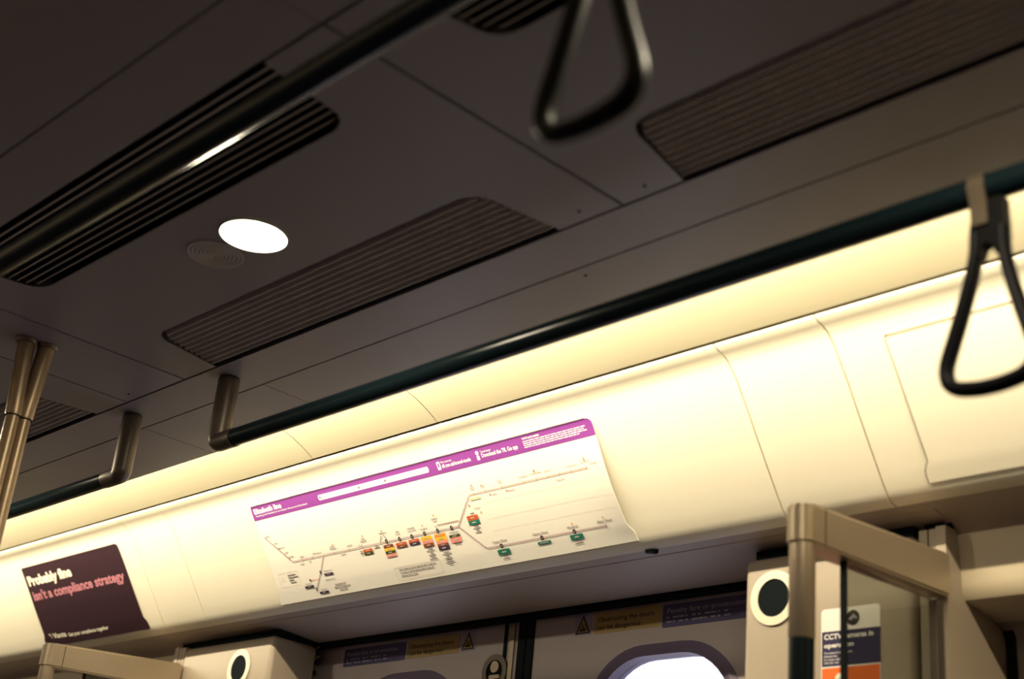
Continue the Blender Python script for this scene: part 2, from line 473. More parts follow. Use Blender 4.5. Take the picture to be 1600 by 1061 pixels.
panel(X0, -3.066, 'wide curved cream wall panel behind the plum advert')
bm = bmesh.new(); strip_sweep(bm, [(y + .013, z + .010) for y, z in PROF], X0, X1)
struct('wall_backing', bm, M_VOID)
# soffit under the panels
bm = bmesh.new()
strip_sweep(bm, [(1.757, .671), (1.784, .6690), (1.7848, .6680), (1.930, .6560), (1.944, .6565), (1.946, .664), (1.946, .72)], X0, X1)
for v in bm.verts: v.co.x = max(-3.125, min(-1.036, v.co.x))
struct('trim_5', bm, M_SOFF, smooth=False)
bm = bmesh.new(); strip_sweep(bm, [(1.944, .70), (2.1, .70)], X0, X1); struct('trim_6', bm, M_VOID)
bm = bmesh.new(); box(bm, -3.12, -1.04, 1.947, 1.9735, .6485, .70, .002); struct('door_head_seal', bm, M_VOID)  # black strip standing in for the shade in the gap above the doors
# near side: the same section mirrored, down to its wall
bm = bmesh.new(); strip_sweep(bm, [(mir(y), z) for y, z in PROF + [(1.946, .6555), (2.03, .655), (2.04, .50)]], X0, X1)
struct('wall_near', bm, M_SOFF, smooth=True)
bm = bmesh.new(); strip_sweep(bm, [(mir(y), z) for y, z in ((2.04, .50), (2.05, .2), (2.12, -.3), (2.12, -1.35))], X0, X1)
struct('wall_near_lower', bm, M_SEAT)
bm = bmesh.new(); box(bm, X0, X1, mir(2.2), 2.2, -1.40, -1.35); struct('floor', bm, M_FLOOR)
bm = bmesh.new(); box(bm, X0 - .05, X0, mir(2.2), 2.2, -1.35, .96); struct('wall_end', bm, M_SOFF)
bm = bmesh.new(); box(bm, X1, X1 + .05, mir(2.2), 2.2, -1.35, .96); struct('wall_end', bm, M_SOFF)
bm = bmesh.new(); box(bm, X0, X1, 2.14, 2.16, .64, 1.0); box(bm, X0, X1, mir(2.16), mir(2.14), .64, 1.0); box(bm, X0, X1, mir(2.16), 2.16, .98, 1.0)
struct('roof', bm, M_VOID)

# lower side walls either side of the doorway
def bay(x0, x1):
    bm = bmesh.new()
    # rounded fascia, then the set back wall below it
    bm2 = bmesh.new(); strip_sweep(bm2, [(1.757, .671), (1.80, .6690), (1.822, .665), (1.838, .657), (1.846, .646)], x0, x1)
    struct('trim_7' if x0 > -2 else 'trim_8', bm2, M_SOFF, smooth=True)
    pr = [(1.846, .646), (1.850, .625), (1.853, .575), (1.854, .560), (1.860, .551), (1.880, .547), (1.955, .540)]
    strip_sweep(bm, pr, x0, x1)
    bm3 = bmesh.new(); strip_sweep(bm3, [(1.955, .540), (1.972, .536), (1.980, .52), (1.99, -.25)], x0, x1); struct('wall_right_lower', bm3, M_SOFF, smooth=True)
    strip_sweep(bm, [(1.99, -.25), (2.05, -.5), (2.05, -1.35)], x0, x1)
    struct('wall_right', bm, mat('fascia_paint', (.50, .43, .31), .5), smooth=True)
bay(-1.044, X1); bay(X0, -3.126)

# ------------------------------------------------------------------ doors
DY = 1.978
def door(x0, x1, n, wc):
    t = bpy.data.objects.new('door_%d' % n, None); COL.objects.link(t); t.location = V((x0 + x1) / 2, DY, -1.35); tag(t, kind='structure')
    bpy.context.view_layer.update()
    # leaf as a frame with an oval-cornered opening
    zt, zb = .668, -1.33; wz0, wz1 = -.35, .5545; hw = .168; r = .125
    bm = bmesh.new()
    hole = rounded(wc - hw, wc + hw, wz0, wz1, r, 10)
    outer = []
    # bridge: split the leaf into left and right halves around the opening
    def side(sgn):
        hs = [p for p in hole if (p[0] - wc) * sgn >= -1e-6]
        hs.sort(key=lambda p: -p[1]) if False else None
        up = [p for p in hole if (p[0] - wc) * sgn > 1e-6]
        up.sort(key=lambda p: (-p[1], p[0] * sgn))
        top = (wc, wz1); bot = (wc, wz0); xe = x1 if sgn > 0 else x0
        upper = sorted([p for p in up if p[1] > (wz0 + wz1) / 2], key=lambda p: p[0] * sgn)
        lower = sorted([p for p in up if p[1] <= (wz0 + wz1) / 2], key=lambda p: -p[0] * sgn)
        return [(wc, zt), top] + upper + lower + [bot, (wc, zb), (xe, zb), (xe, zt)]
    for sgn in (1, -1):
        q = side(sgn)
        a = [bm.verts.new(V(u, DY, v)) for u, v in q]; b = [bm.verts.new(V(u, DY + .035, v)) for u, v in q]
        bm.faces.new(a); bm.faces.new(b[::-1])
        for i in range(len(q)):
            j = (i + 1) % len(q)
            if q[i][0] == wc and q[j][0] == wc: continue
            bm.faces.new([a[i], b[i], b[j], a[j]])
    link('door_leaf', bm, M_DOOR, t)
    # gasket
    bm = bmesh.new()
    o1 = rounded(wc - hw - .024, wc + hw + .024, wz0 - .02, wz1 + .020, r + .02, 10); o2 = rounded(wc - hw + .0015, wc + hw - .0015, wz0 + .0015, wz1 - .0015, r - .0015, 10)
    o3 = rounded(wc - hw - .012, wc + hw + .012, wz0 - .01, wz1 + .010, r + .01, 10)
    L = [[bm.verts.new(V(u, y, v)) for u, v in q] for q, y in ((o1, DY - .0008), (o3, DY - .006), (o2, DY - .002), (o2, DY + .036))]
    for A, B in zip(L, L[1:]):
        for k in range(len(A)): bm.faces.new([A[k], A[(k + 1) % len(A)], B[(k + 1) % len(A)], B[k]])
    g = link('window_gasket', bm, M_REVEAL, t, True)
    bm = bmesh.new(); prism(bm, o2, lambda u, v, w: V(u, DY + .022 + w, v), .004); link('glass', bm, M_CLEAR, t)
    return t
d1 = door(-2.0425, -1.36, 1, -1.706)
d2 = door(-2.770, -2.0875, 2, -2.424)
# door edge rubbers and the thin steel strip beside them
for t, xa, xb in ((d1, -2.0625, -2.0425), (d2, -2.0875, -2.0655)):
    bm = bmesh.new(); box(bm, xa, xb, DY - .004, DY + .03, -1.33, .668, .002); link('edge_rubber', bm, M_RUBB, t)
bm = bmesh.new(); box(bm, -2.128, -2.121, DY - .004, DY, -1.33, .655); link('edge_strip', bm, M_RUBB, d2)
bm = bmesh.new(); box(bm, -2.110, -2.098, DY - .004, DY, -1.33, .655); link('edge_strip', bm, M_STEEL, d2)
# door lock disc
bm = bmesh.new()
lp = lambda u, v, w: V(-2.147 + u, DY - w, .553 + v)
t = thing('door_lock', 'round recessed steel lock disc on the door leaf near the middle gap', 'lock', (-2.147, DY, .553))
ring(bm, lp, .036, .024, .006); link('lock_rim', bm, M_STEELD, t, True)
bm = bmesh.new(); prism(bm, disc_pts(.0242), lambda u, v, w: lp(u, v, w + .0005), .0015); link('lock_plate', bm, M_RUBB, t)
bm = bmesh.new(); prism(bm, disc_pts(.012, 24), lambda u, v, w: lp(u, v + .010, w + .002), .004); prism(bm, rounded(-.016, .016, -.014, -.006, .003), lambda u, v, w: lp(u, v, w + .002), .003)
link('lock_turn', bm, M_STEEL, t, True)
# zigzag brush seal at the door end
bm = bmesh.new()
z = .66
while z > .30:
    a = [bm.verts.new(V(-2.748, 1.9475, z)), bm.verts.new(V(-2.748, 1.9475, z - .020)), bm.verts.new(V(-2.722, 1.9475, z - .010))]
    b = [bm.verts.new(V(-2.748, 1.9520, z)), bm.verts.new(V(-2.748, 1.9520, z - .020)), bm.verts.new(V(-2.722, 1.9520, z - .010))]
    bm.faces.new(a); bm.faces.new(b[::-1])
    for i in range(3): bm.faces.new([a[i], b[i], b[(i + 1) % 3], a[(i + 1) % 3]])
    z -= .024
tag(link('toothed_strip', bm, M_BOX), 'saw toothed edge strip down the door end by the grey cabinet', 'edge strip')

# door surrounds (dark recess above and at the jambs)
bm = bmesh.new(); box(bm, -3.12, -2.775, 1.955, 2.06, -1.35, .70); box(bm, -1.36, -1.02, 1.974, 2.06, -1.35, .70)
box(bm, -2.86, -1.30, 2.03, 2.06, .64, .72)
struct('door_jamb', bm, M_RUBB)

# ------------------------------------------------------------------ stickers on the doors
def face_place(y): return lambda u, v, w=0.0: V(u, y - w, v)
def sheet_thing(name, label, cat, y, x0, x1, z0, z1, m, r=.003, group=None, base=.0006):
    t = thing(name, label, cat, ((x0 + x1) / 2, y, z0), group)
    bm = bmesh.new(); prism(bm, rounded(x0, x1, z0, z1, r, 4), lambda u, v, w: V(u, y - w, v), base); link('backing', bm, m, t)
    return t
def print_on(t, name, m, y, fn, lift=.0009):
    bm = bmesh.new(); pl = lambda u, v: V(u, y - lift, v); fn(bm, pl); return link_pieces(name, bm, m, t)
def penalty(x0, x1, z0, z1, label):
    t = sheet_thing('fare_notice', label, 'notice', DY, x0, x1, z0, z1, M_STBLUE, .002)
    def f(bm, pl):
        put_text(bm, 'Penalty fare or prosecution', pl, x0 + .010, z1 - .0165, .0088, width=(x1 - x0) * .82, bold=.008)
        for k, w in enumerate((.84, .78)):
            n = int(13 * w); 
            for i in range(n):
                ln = (.006, .012, .009, .014, .005)[(i * 3 + k) % 5]
                u = x0 + .010 + i * .0148
                if u + ln < x1 - .012: rect(bm, pl, u, u + ln, z1 - .0262 - k * .0078, z1 - .0230 - k * .0078)
    print_on(t, 'writing', M_STLIL, DY, f)
def obstruct(x0, x1, z0, z1, label):
    t = sheet_thing('door_warning_notice', label, 'notice', DY, x0, x1, z0, z1, M_STYEL, .002)
    def f(bm, pl):
        put_text(bm, 'Obstructing the doors', pl, x0 + .009, z1 - .0185, .0088, width=.142, bold=.012)
        put_text(bm, 'can be dangerous', pl, x0 + .009, z1 - .0335, .0088, width=.110, bold=.012)
    print_on(t, 'writing', M_STDK, DY, f)
def triangle_sign(xc, z0, label):
    t = thing('warning_sign', label, 'warning sign', (xc, DY, z0))
    bm = bmesh.new(); h = .038
    prism(bm, rounded(xc - .022, xc + .022, z0 - .003, z0 + h + .004, .002), lambda u, v, w: V(u, DY - w, v), .0005); link('backing', bm, MATS['sticker_lilac'], t)
    print_on(t, 'triangle_border', M_STDK, DY, lambda bm, pl: bm.faces.new([bm.verts.new(pl(xc - .020, z0)), bm.verts.new(pl(xc + .020, z0)), bm.verts.new(pl(xc, z0 + h))]))
    print_on(t, 'triangle_field', M_STYEL, DY, lambda bm, pl: bm.faces.new([bm.verts.new(pl(xc - .0145, z0 + .0033)), bm.verts.new(pl(xc + .0145, z0 + .0033)), bm.verts.new(pl(xc, z0 + .030))]), .0012)
    def hand(bm, pl):
        for i, (u, a, b) in enumerate(((-.006, .006, .012), (-.002, .006, .019), (.002, .006, .018), (.006, .006, .012))): rect(bm, pl, xc + u - .0012, xc + u + .0012, z0 + a, z0 + b)
        rect(bm, pl, xc - .0075, xc + .0075, z0 + .005, z0 + .0085)
    print_on(t, 'hand_symbol', M_STDK, DY, hand, .0015)
triangle_sign(-1.910, .609, 'black and yellow triangular hand warning sign above the bright window')
obstruct(-1.881, -1.711, .6055, .6465, 'yellow obstructing the doors notice above the bright oval window')
penalty(-1.709, -1.485, .6015, .6440, 'indigo penalty fare notice half hidden behind the steel screen cabinet')
penalty(-2.664, -2.444, .6020, .6425, 'indigo penalty fare notice on the dim door leaf beside the grey cabinet')
obstruct(-2.438, -2.268, .6030, .6430, 'yellow obstructing the doors notice on the dim door leaf with the lock')
triangle_sign(-2.240, .607, 'triangular hand warning sign on the dim door leaf above the round lock')
# small latch on the soffit
bm = bmesh.new(); prism(bm, rounded(-.013, .013, -.006, .006, .0055, 6), lambda u, v, w: V(-1.5529 + u, 1.742 + .019 + v, .6705 - w), .003)
box(bm, -1.549, -1.541, 1.757, 1.763, .664, .668)
tag(link('soffit_latch', bm, M_RUBB), 'small black latch under the cream panel, above the door notices', 'latch')

# ------------------------------------------------------------------ cabinets beside the doors
def cabinet(x0, x1, ringx, ringz, label):
    t = thing('door_side_cabinet', label, 'cabinet', ((x0 + x1) / 2, 1.88, -1.35))
    bm = bmesh.new(); box(bm, x0, x1, 1.810, 1.936, -1.33, .6455, .012, 4); link('body', bm, M_BOX, t, True)
    bm = bmesh.new(); box(bm, x0 + .012, x1 - .008, 1.825, 1.94, .6455, .662); link('neck', bm, M_VOID, t)  # black block filling the gap; the shadow under the soffit is painted in
    pl = lambda u, v, w: V(ringx + u, 1.8098 - w, ringz + v)
    bm = bmesh.new(); ring(bm, pl, .0440, .0305, .0030); r = link('speaker_ring', bm, M_RING, t, True)
    bm = bmesh.new(); prism(bm, disc_pts(.0308), lambda u, v, w: pl(u, v, w), .0008); link('speaker_mesh', bm, M_VOID, r)
    return t
cabinet(-1.395, -1.086, -1.335, .5765, 'warm grey cabinet with a black holed pale ring, beside the bright door window')
cabinet(-3.088, -2.712, -2.832, .5780, 'warm grey cabinet with a black holed pale ring, under the narrow panel by the advert')

def pillar(xf, sgn, label):
    """door pillar whose face to the seats is at xf; sgn +1 when the seats lie towards +x"""
    t = thing('door_pillar', label, 'pillar', (xf - sgn * .02, 1.88, -1.35))
    bm = bmesh.new()
    side = [(1.812, .652), (1.885, .652), (1.894, .646), (1.903, .600), (1.910, .560), (1.930, .542), (1.965, .530), (1.975, .515), (1.972, .2), (1.972, -1.33), (1.812, -1.33)]
    a = [bm.verts.new(V(xf, y, z)) for y, z in side]; b = [bm.verts.new(V(xf - sgn * .016, y, z)) for y, z in side]
    bm.faces.new(a); bm.faces.new(b[::-1])
    for i in range(len(side)): bm.faces.new([a[i], b[i], b[(i + 1) % len(side)], a[(i + 1) % len(side)]])
    link('side_plate', bm, M_BOX, t)
    for k, (w0, w1) in enumerate(((.0165, .0285), (.0305, .0450))):
        bm = bmesh.new(); xa, xb = sorted((xf - sgn * w0, xf - sgn * w1)); box(bm, xa, xb, 1.8135, 1.88, -1.33, .650, .0012); link('cover_strip', bm, M_BOX, t)
    bm = bmesh.new(); xa, xb = sorted((xf - sgn * .001, xf - sgn * .045)); box(bm, xa, xb, 1.83, 1.90, .652, .664); link('head_seal', bm, M_RUBB, t)  # black block that paints the soffit's shadow at the pillar head
    return t
pillar(-1.034, 1, 'tall grey pillar that the steel top bar meets, curving back to the wall')
pillar(-3.132, -1, 'tall grey pillar hidden behind the steel bar beneath the plum advert')

# steel framed draught screens: pole, top bar, smoked glass
def screen(xs, sgn, label):
    t = thing('draught_screen', label, 'draught screen', (xs, 1.6, -1.35))
    yp = 1.475
    # top bar: flat, deeper towards the wall, round end at the pole
    bm = bmesh.new(); hw = .019
    pts = []
    for k in range(13):
        a = math.radians(180 * k / 12)
        pts.append((hw * math.cos(a), yp - (hw + .002) * math.sin(a)))
    def zt(y): return .5865 + (y - yp) * .064
    def zb(y): return .5335 + (y - yp) * .030
    out = [(hw, 1.806)] + pts + [(-hw, 1.806)]
    lo = [bm.verts.new(V(xs + u, y, zb(y))) for u, y in out]; hi = [bm.verts.new(V(xs + u, y, zt(y))) for u, y in out]
    bm.faces.new(lo); top = bm.faces.new(hi[::-1])
    for i in range(len(out)): bm.faces.new([lo[i], hi[i], hi[(i + 1) % len(out)], lo[(i + 1) % len(out)]])
    bmesh.ops.bevel(bm, geom=[e for e in bm.edges if len({round(v.co.z - .0, 2) for v in e.verts}) and all(v in hi for v in e.verts)] + [e for e in bm.edges if all(v in lo for v in e.verts)], offset=.0035, segments=2, affect='EDGES')
    link('top_bar', bm, M_STEEL, t, True)
    bm = bmesh.new(); ring(bm, lambda u, v, w: V(xs + u, yp + .024 + 0 * w, .56 + v), .001, .0005, 0) if False else None
    box(bm, xs - hw - .0004, xs + hw + .0004, 1.4985, 1.4998, zb(1.5) + .002, zt(1.5) - .002); link('joint_line', bm, M_RUBB, t)
    bm = bmesh.new(); tube(bm, [(xs, yp, .535), (xs, yp, .414), (xs, yp, .4125)], [.0170, .0170, .0160], 24); link('sleeve', bm, M_STEEL, t, True)
    bm = bmesh.new(); tube(bm, [(xs, yp, .4125), (xs, yp, -1.35)], .0162, 24); link('pole', bm, M_RAIL, t, True)
    bm = bmesh.new(); box(bm, xs - .004, xs + .004, 1.567, 1.800, -.75, .536, .0008); g = link('glass_pane', bm, M_TINT, t)
    bm = bmesh.new(); box(bm, xs - .0042, xs + .0042, 1.5655, 1.5705, -.75, .536); link('glass_edge', bm, M_RUBB, t)
    bm = bmesh.new(); box(bm, xs - .006, xs + .006, 1.790, 1.808, -.75, .5365); link('glass_channel', bm, M_STEELD, t)
    bm = bmesh.new(); box(bm, xs - .012, xs + .012, 1.53, 1.800, -.78, -.75); link('bottom_rail', bm, M_STEEL, t)
screen(-1.045, 1, 'steel topped draught screen of smoked glass in front of the camera notice')
screen(-3.095, -1, 'steel topped draught screen end bar below the plum advert')

# CCTV notice on the cabinet
y = 1.8098
t = sheet_thing('camera_notice', 'white navy and orange camera notice seen half through smoked glass', 'notice', y, -1.2460, -1.1430, .375, .5475, M_WHITE, .006)
print_on(t, 'navy_field', M_STNAVY, y, lambda bm, pl: rect(bm, pl, -1.2445, -1.1430, .4605, .5130))
print_on(t, 'orange_field', M_STORG, y, lambda bm, pl: rect(bm, pl, -1.2445, -1.1445, .378, .4580))
def cf(bm, pl):
    put_text(bm, 'CCTV cameras in', pl, -1.2405, .5010, .0078, width=.086, bold=.03)
    put_text(bm, 'operation', pl, -1.2405, .4885, .0068, bold=.03, width=.052)
    for k, s in enumerate(('This scheme is controlled by', 'Elizabeth line.', 'For further information', '0343 222 1234')):
        put_text(bm, s, pl, -1.2405, .4790 - k * .0050, .0030, bold=.01)
print_on(t, 'writing', M_WHITE, y, cf, .0013)
def camicon(bm, pl):
    f = [bm.verts.new(pl(-1.1895 + a, .5305 + b)) for a, b in disc_pts(.0115, 30)]; bm.faces.new(f)
print_on(t, 'camera_roundel', M_STDK, y, camicon, .0013)
def camg(bm, pl):
    f = [bm.verts.new(pl(-1.1895 + a, .5305 + b)) for a, b in ((-.008, -.002), (.002, .006), (.004, .003), (.008, -.001), (.006, -.003), (.002, .000), (-.003, -.004))]; bm.faces.new(f)
print_on(t, 'camera_symbol', M_STLIL, y, camg, .0017)
def orgi(bm, pl):
    f = [bm.verts.new(pl(-1.2125 + a, .441 + b)) for a, b in disc_pts(.0085, 24)]; bm.faces.new(f)
    rect(bm, pl, -1.221, -1.204, .40, .441)
print_on(t, 'person_symbol', M_ADCREAM, y, orgi, .0013)

# ------------------------------------------------------------------ grab rails
RZ = .780
def rail(y, x0, x1, ends, label):
    t = thing('ceiling_grab_rail', label, 'handrail', ((x0 + x1) / 2, y, RZ))
    bm = bmesh.new(); tube(bm, [(x0, y, RZ), (x1, y, RZ)], .0150, 28); link('rail_tube', bm, M_RAIL, t, True)
    for x, sg in ends:
        bm = bmesh.new()
        cor = .009
        tube(bm, [(x, y, .8990), (x, y, .8965), (x, y, .8955)], [.0168, .0178, .0184], 24, ry=[.0195, .0205, .0210], up=(0, 1, 0)); link('ceiling_cap', bm, M_STEELD, t, True)
        bm = bmesh.new()
        pts = [(x, y, .895), (x, y, RZ + cor)] + [(x + sg * cor * (1 - math.cos(math.radians(a))), y, RZ + cor - cor * math.sin(math.radians(a))) for a in (22.5, 45, 67.5, 90)] + [(x + sg * .052, y, RZ)]
        tube(bm, pts, [.0185] * 2 + [.0182] * 3 + [.0164] * 2, 24, ry=[.0210, .0205, .0195, .0180, .0170, .0164, .0164], up=(0, 1, 0)); link('bracket', bm, M_STEELD, t, True)
    return t
rail(1.191, -2.048, X1, [(-2.048, 1)], 'black handrail above the route map, hung from a steel bracket at its end')
rail(1.191, X0, -2.376, [(-2.376, -1)], 'black handrail beyond the gap, over the plum advert')
rail(.623, -2.048, X1, [(-2.048, 1)], 'black handrail passing in front of the slotted vent, with a gold glint')
rail(.623, X0, -2.376, [(-2.376, -1)], 'black handrail on the near side past the grab pole')

# hanging straps
def strap(x, y, zb, tilt, label):
    t = thing('hanging_strap', label, 'hanging strap', (x, y, RZ))
    half = [(.0145, .168), (.0150, .150), (.0185, .128), (.0245, .104), (.0330, .075), (.0405, .052), (.0455, .036), (.0470, .024), (.0445, .013), (.0375, .006), (.028, .0025), (.012, 0)]
    loop = [(-a, b) for a, b in half] + [(0, -.0004)] + [(a, b) for a, b in half[::-1]]
    pts = []
    # smooth the outline
    for i in range(len(loop) - 1):
        p0, p1, p2, p3 = loop[max(i - 1, 0)], loop[i], loop[i + 1], loop[min(i + 2, len(loop) - 1)]
        for k in range(3):
            s = k / 3
            pts.append(tuple(.5 * ((2 * p1[j]) + (-p0[j] + p2[j]) * s + (2 * p0[j] - 5 * p1[j] + 4 * p2[j] - p3[j]) * s * s + (-p0[j] + 3 * p1[j] - 3 * p2[j] + p3[j]) * s ** 3) for j in (0, 1)))
    pts.append(loop[-1])
    zt = RZ - .017 - zb                       # where the neck meets the rail
    ca, sa = math.cos(tilt), math.sin(tilt)
    def P(u, h, dy=0): # pivot at the rail
        hh = h - zt; return (x + u * ca - hh * sa * -1 * 1, y + dy, zb + zt + u * -sa * -1 * 0 + hh * ca)
    bm = bmesh.new()
    n = len(pts); ra = []
    for i, (u, h) in enumerate(pts):
        k = max(0, min(1, (h) / .16)); ra.append(.0066 + .0012 * (1 - k))
    tube(bm, [P(u, h) for u, h in pts], ra, 16, ry=.0100, up=None)
    link('loop', bm, M_STRAP, t, True)
    bm = bmesh.new()
    out = [(-.0165, zt), (-.0195, .160), (-.0190, .140), (-.0085, .140), (-.006, .150), (0, .154), (.006, .150), (.0085, .140), (.0190, .140), (.0195, .160), (.0165, zt)]
    prism(bm, out, lambda u, v, w: Vector(P(u, v, -.008 + w)) + Vector((0, 0, H0)), .016); link('neck', bm, M_STRAP, t)
    # clip hugging the rail
    bm = bmesh.new(); w = .0092
    pr = [(-.0115, -.046), (-.0125, -.020)] + [(-.0178 * math.cos(math.radians(a)), .0178 * math.sin(math.radians(a))) for a in (-20, 0, 25, 50, 75, 100, 130, 160, 190)] + [(.0125, -.020), (.0115, -.032)]
    inn = [(q[0] * .86, q[1] * .86 if q[1] > -.015 else q[1]) for q in pr]
    A = [[bm.verts.new(V(x - .0075 + s_ * w, y + a, RZ + b)) for a, b in pp] for pp in (pr, inn) for s_ in (-1, 1)]
    o0, o1, i0, i1 = A
    for k in range(len(pr) - 1):
        bm.faces.new([o0[k], o0[k + 1], o1[k + 1], o1[k]]); bm.faces.new([i0[k], i1[k], i1[k + 1], i0[k + 1]])
        bm.faces.new([o0[k], i0[k], i0[k + 1], o0[k + 1]]); bm.faces.new([o1[k], o1[k + 1], i1[k + 1], i1[k]])
    for k in (0, -1): bm.faces.new([o0[k], o1[k], i1[k], i0[k]])
    link('clip', bm, M_CLIP, t, True)
strap(-.6165, 1.191, .5605, .05, 'black triangular hanging strap over the bright cream panel')
strap(-.6350, .623, .5720, 0.0, 'blurred black hanging strap close by, against the dark ceiling')

# ------------------------------------------------------------------ twin grab pole
t = thing('grab_pole', 'twin tube steel grab pole flaring apart to two ceiling flanges', 'grab pole', (-2.205, .905, -1.35))
for k, (dx, dy, tx, ty) in enumerate(((.0015, -.0105, -.002, -.0172), (-.0015, .0105, .002, .0172))):
    bx, by = -2.206 + dx, .9045 + dy; ux, uy = -2.206 + tx, .9045 + ty
    bm = bmesh.new(); tube(bm, [(bx, by, .764), (bx, by, .768), (bx + (ux - bx) * .3, by + (uy - by) * .3, .807), (ux, uy, .896)], [.0128, .0136, .0138, .0145], 24); link('sleeve', bm, M_POLE, t, True)
    bm = bmesh.new(); tube(bm, [(bx, by, -1.35), (bx, by, .766)], .0113, 24); link('pole', bm, M_POLE, t, True)
    bm = bmesh.new(); tube(bm, [(bx, by, .7625), (bx, by, .7645)], .0132, 24); link('collar', bm, M_RUBB, t, True)
    bm = bmesh.new(); tube(bm, [(ux, uy, .8930), (ux, uy, .8985)], [.0175, .0195], 28); link('flange', bm, M_STEELD, t, True)

# ------------------------------------------------------------------ cards in the wall panels
def card_bm(left, right, ss, bow=None, nx=24, off=.0022, th=.0012):
    """left/right: x at each distance in ss"""
    bm = bmesh.new(); lay = []
    for o in (off, off - th):
        g = []
        for s, l, r in zip(ss, left, right):
            g.append([bm.verts.new(on_panel(l + (r - l) * i / nx, s, o + (bow(l + (r - l) * i / nx, s) if bow else 0))) for i in range(nx + 1)])
        lay.append(g)
    A, B = lay; m = len(ss)
    for j in range(m - 1):
        for i in range(nx):
            bm.faces.new([A[j][i], A[j][i + 1], A[j + 1][i + 1], A[j + 1][i]]); bm.faces.new([B[j][i], B[j + 1][i], B[j + 1][i + 1], B[j][i + 1]])
        bm.faces.new([A[j][0], A[j + 1][0], B[j + 1][0], B[j][0]]); bm.faces.new([A[j][nx], B[j][nx], B[j + 1][nx], A[j + 1][nx]])
    for j in (0, m - 1):
        for i in range(nx): bm.faces.new([A[j][i], B[j][i], B[j][i + 1], A[j][i + 1]])
    return bm
def edges_of(xl, xr, s0, s1, flare, rl=.004, rr=.011, drift=0.0):
    ss, L, R = [], [], []
    for k in range(7):
        a = math.radians(90 * k / 6); q = 1 - math.cos(a)
        ss.append(s0 + rr * q * .9999 if k else s0); L.append(xl + rl * (1 - math.sin(a))); R.append(xr - rr * (1 - math.sin(a)))
    k = s0 + .022
    while k < s1 - .042: ss.append(k); L.append(xl + drift * (k - s0) / (s1 - s0)); R.append(xr); k += .0115
    for ds, fl in ((.036, 0), (.031, .12), (.024, .6), (.018, .92), (.012, 1), (.0, 1.05)):
        ss.append(s1 - ds); L.append(xl + drift * (s1 - ds - s0) / (s1 - s0) - flare * fl); R.append(xr + flare * fl)
    return ss, L, R
def slot_frame(x0, x1, s0, m=M_RUBB):
    return None
def bow_map(x, s):
    e = max(0, min(1, (x + 1.72) / .15)); return .0075 * e * e * max(0, math.sin(math.pi * max(0, min(1, (s - .085) / .20)))) 
ss, L, R = edges_of(-2.570, -1.5665, .0680, .2915, .0085, drift=-.006)
tmap = thing('route_map_card', 'wide white railway route map card with a purple header on the cream wall', 'map', (-2.067, 1.73, .687))
tcard = link('card', card_bm(L, R, ss, bow_map, 60), M_MAPW, tmap, True)
def mp(lift=.0030):
    return lambda x, s: on_panel(x, s, lift + bow_map(x, s))
# header band follows the card outline
hs = [(a, b, c) for a, b, c in zip(ss, L, R) if a < .0985] + [(.0992, -2.5705, -1.5665)]
bm = card_bm([q[1] for q in hs], [q[2] for q in hs], [q[0] for q in hs], bow_map, 60, .0027, .0004)
tband = link('header_band', bm, M_PURP, tmap, True)
def mprint(name, m, fn, lift=.0031):
    bm = bmesh.new(); f = mp(lift); fn(bm, f); return link_pieces(name, bm, m, tband if name.startswith('header') else tcard)
# writing helper: v counts upwards, s counts down the panel
def mtext(bm, f, s, x, sb, cap, width=None, bold=0.0, center=False): put_text(bm, s, lambda u, v: f(u, -v), x, -sb, cap, width, bold, center=center)
def head(bm, f):
    mtext(bm, f, 'Elizabeth line', -2.562, .0848, .0112, .100, .025)
    mtext(bm, f, 'Reading and Heathrow to Abbey Wood and Shenfield', -2.560, .0915, .0034, .184, .01)
    mtext(bm, f, 'Plan a journey', -1.9515, .0800, .0036, None, .01)
    mtext(bm, f, 'tfl.gov.uk/travel-tools', -1.9515, .0893, .0070, .079, .02)
    mtext(bm, f, 'Travel better', -1.8430, .0800, .0036, None, .01)
    mtext(bm, f, 'Download the TfL Go app', -1.8430, .0888, .0074, .094, .02)
    mtext(bm, f, 'Wi-Fi and mobile', -1.7330, .0762, .0036, .042, .03)
    for k in range(4):
        u = -1.7335; i = 0
        while u < -1.588 - (.012 if k == 3 else 0):
            ln = (.007, .011, .005, .009, .013)[(i * 2 + k) % 5]; rect(bm, f, u, u + ln, .0790 + k * .0036, .0807 + k * .0036); u += ln + .0018; i += 1
def rr(bm, f, x0, x1, s0, s1, r=.002):
    q = rounded(x0, x1, s0, s1, r, 4)
    if x1 - x0 < .05: bm.faces.new([bm.verts.new(f(a, b)) for a, b in q])
    else:
        rect(bm, f, x0, x0 + r, s0 + r, s1 - r); rect(bm, f, x0 + r, x1 - r, s0, s1, 12, 1); rect(bm, f, x1 - r, x1, s0 + r, s1 - r)
mprint('header_writing', M_WHITE, head)
mprint('header_box', M_WHITE, lambda bm, f: rr(bm, f, -2.3340, -1.9890, .0790, .0905, .002))
def icons(bm, f):
    rr(bm, f, -1.9640, -1.9545, .0755, .0915, .002)
    bm.faces.new([bm.verts.new(f(-1.8520 + a, .0785 + b)) for a, b in disc_pts(.0040, 16)]); rr(bm, f, -1.8555, -1.8485, .0835, .0920, .0015)
mprint('header_icon', M_WHITE, icons)
def boxtxt(bm, f):
    for x in (-2.328, -2.200, -2.118):
        bm.faces.new([bm.verts.new(f(x + a, .0848 + b)) for a, b in disc_pts(.0028, 14)])
def boxtxt2(bm, f):
    mtext(bm, f, 'Step-free access from street to train', -2.320, .0862, .0034, .110); mtext(bm, f, 'Step-free access from street to platform', -2.113, .0862, .0034, .115)
    mtext(bm, f, 'Toilets', -2.193, .0862, .0034, .03)
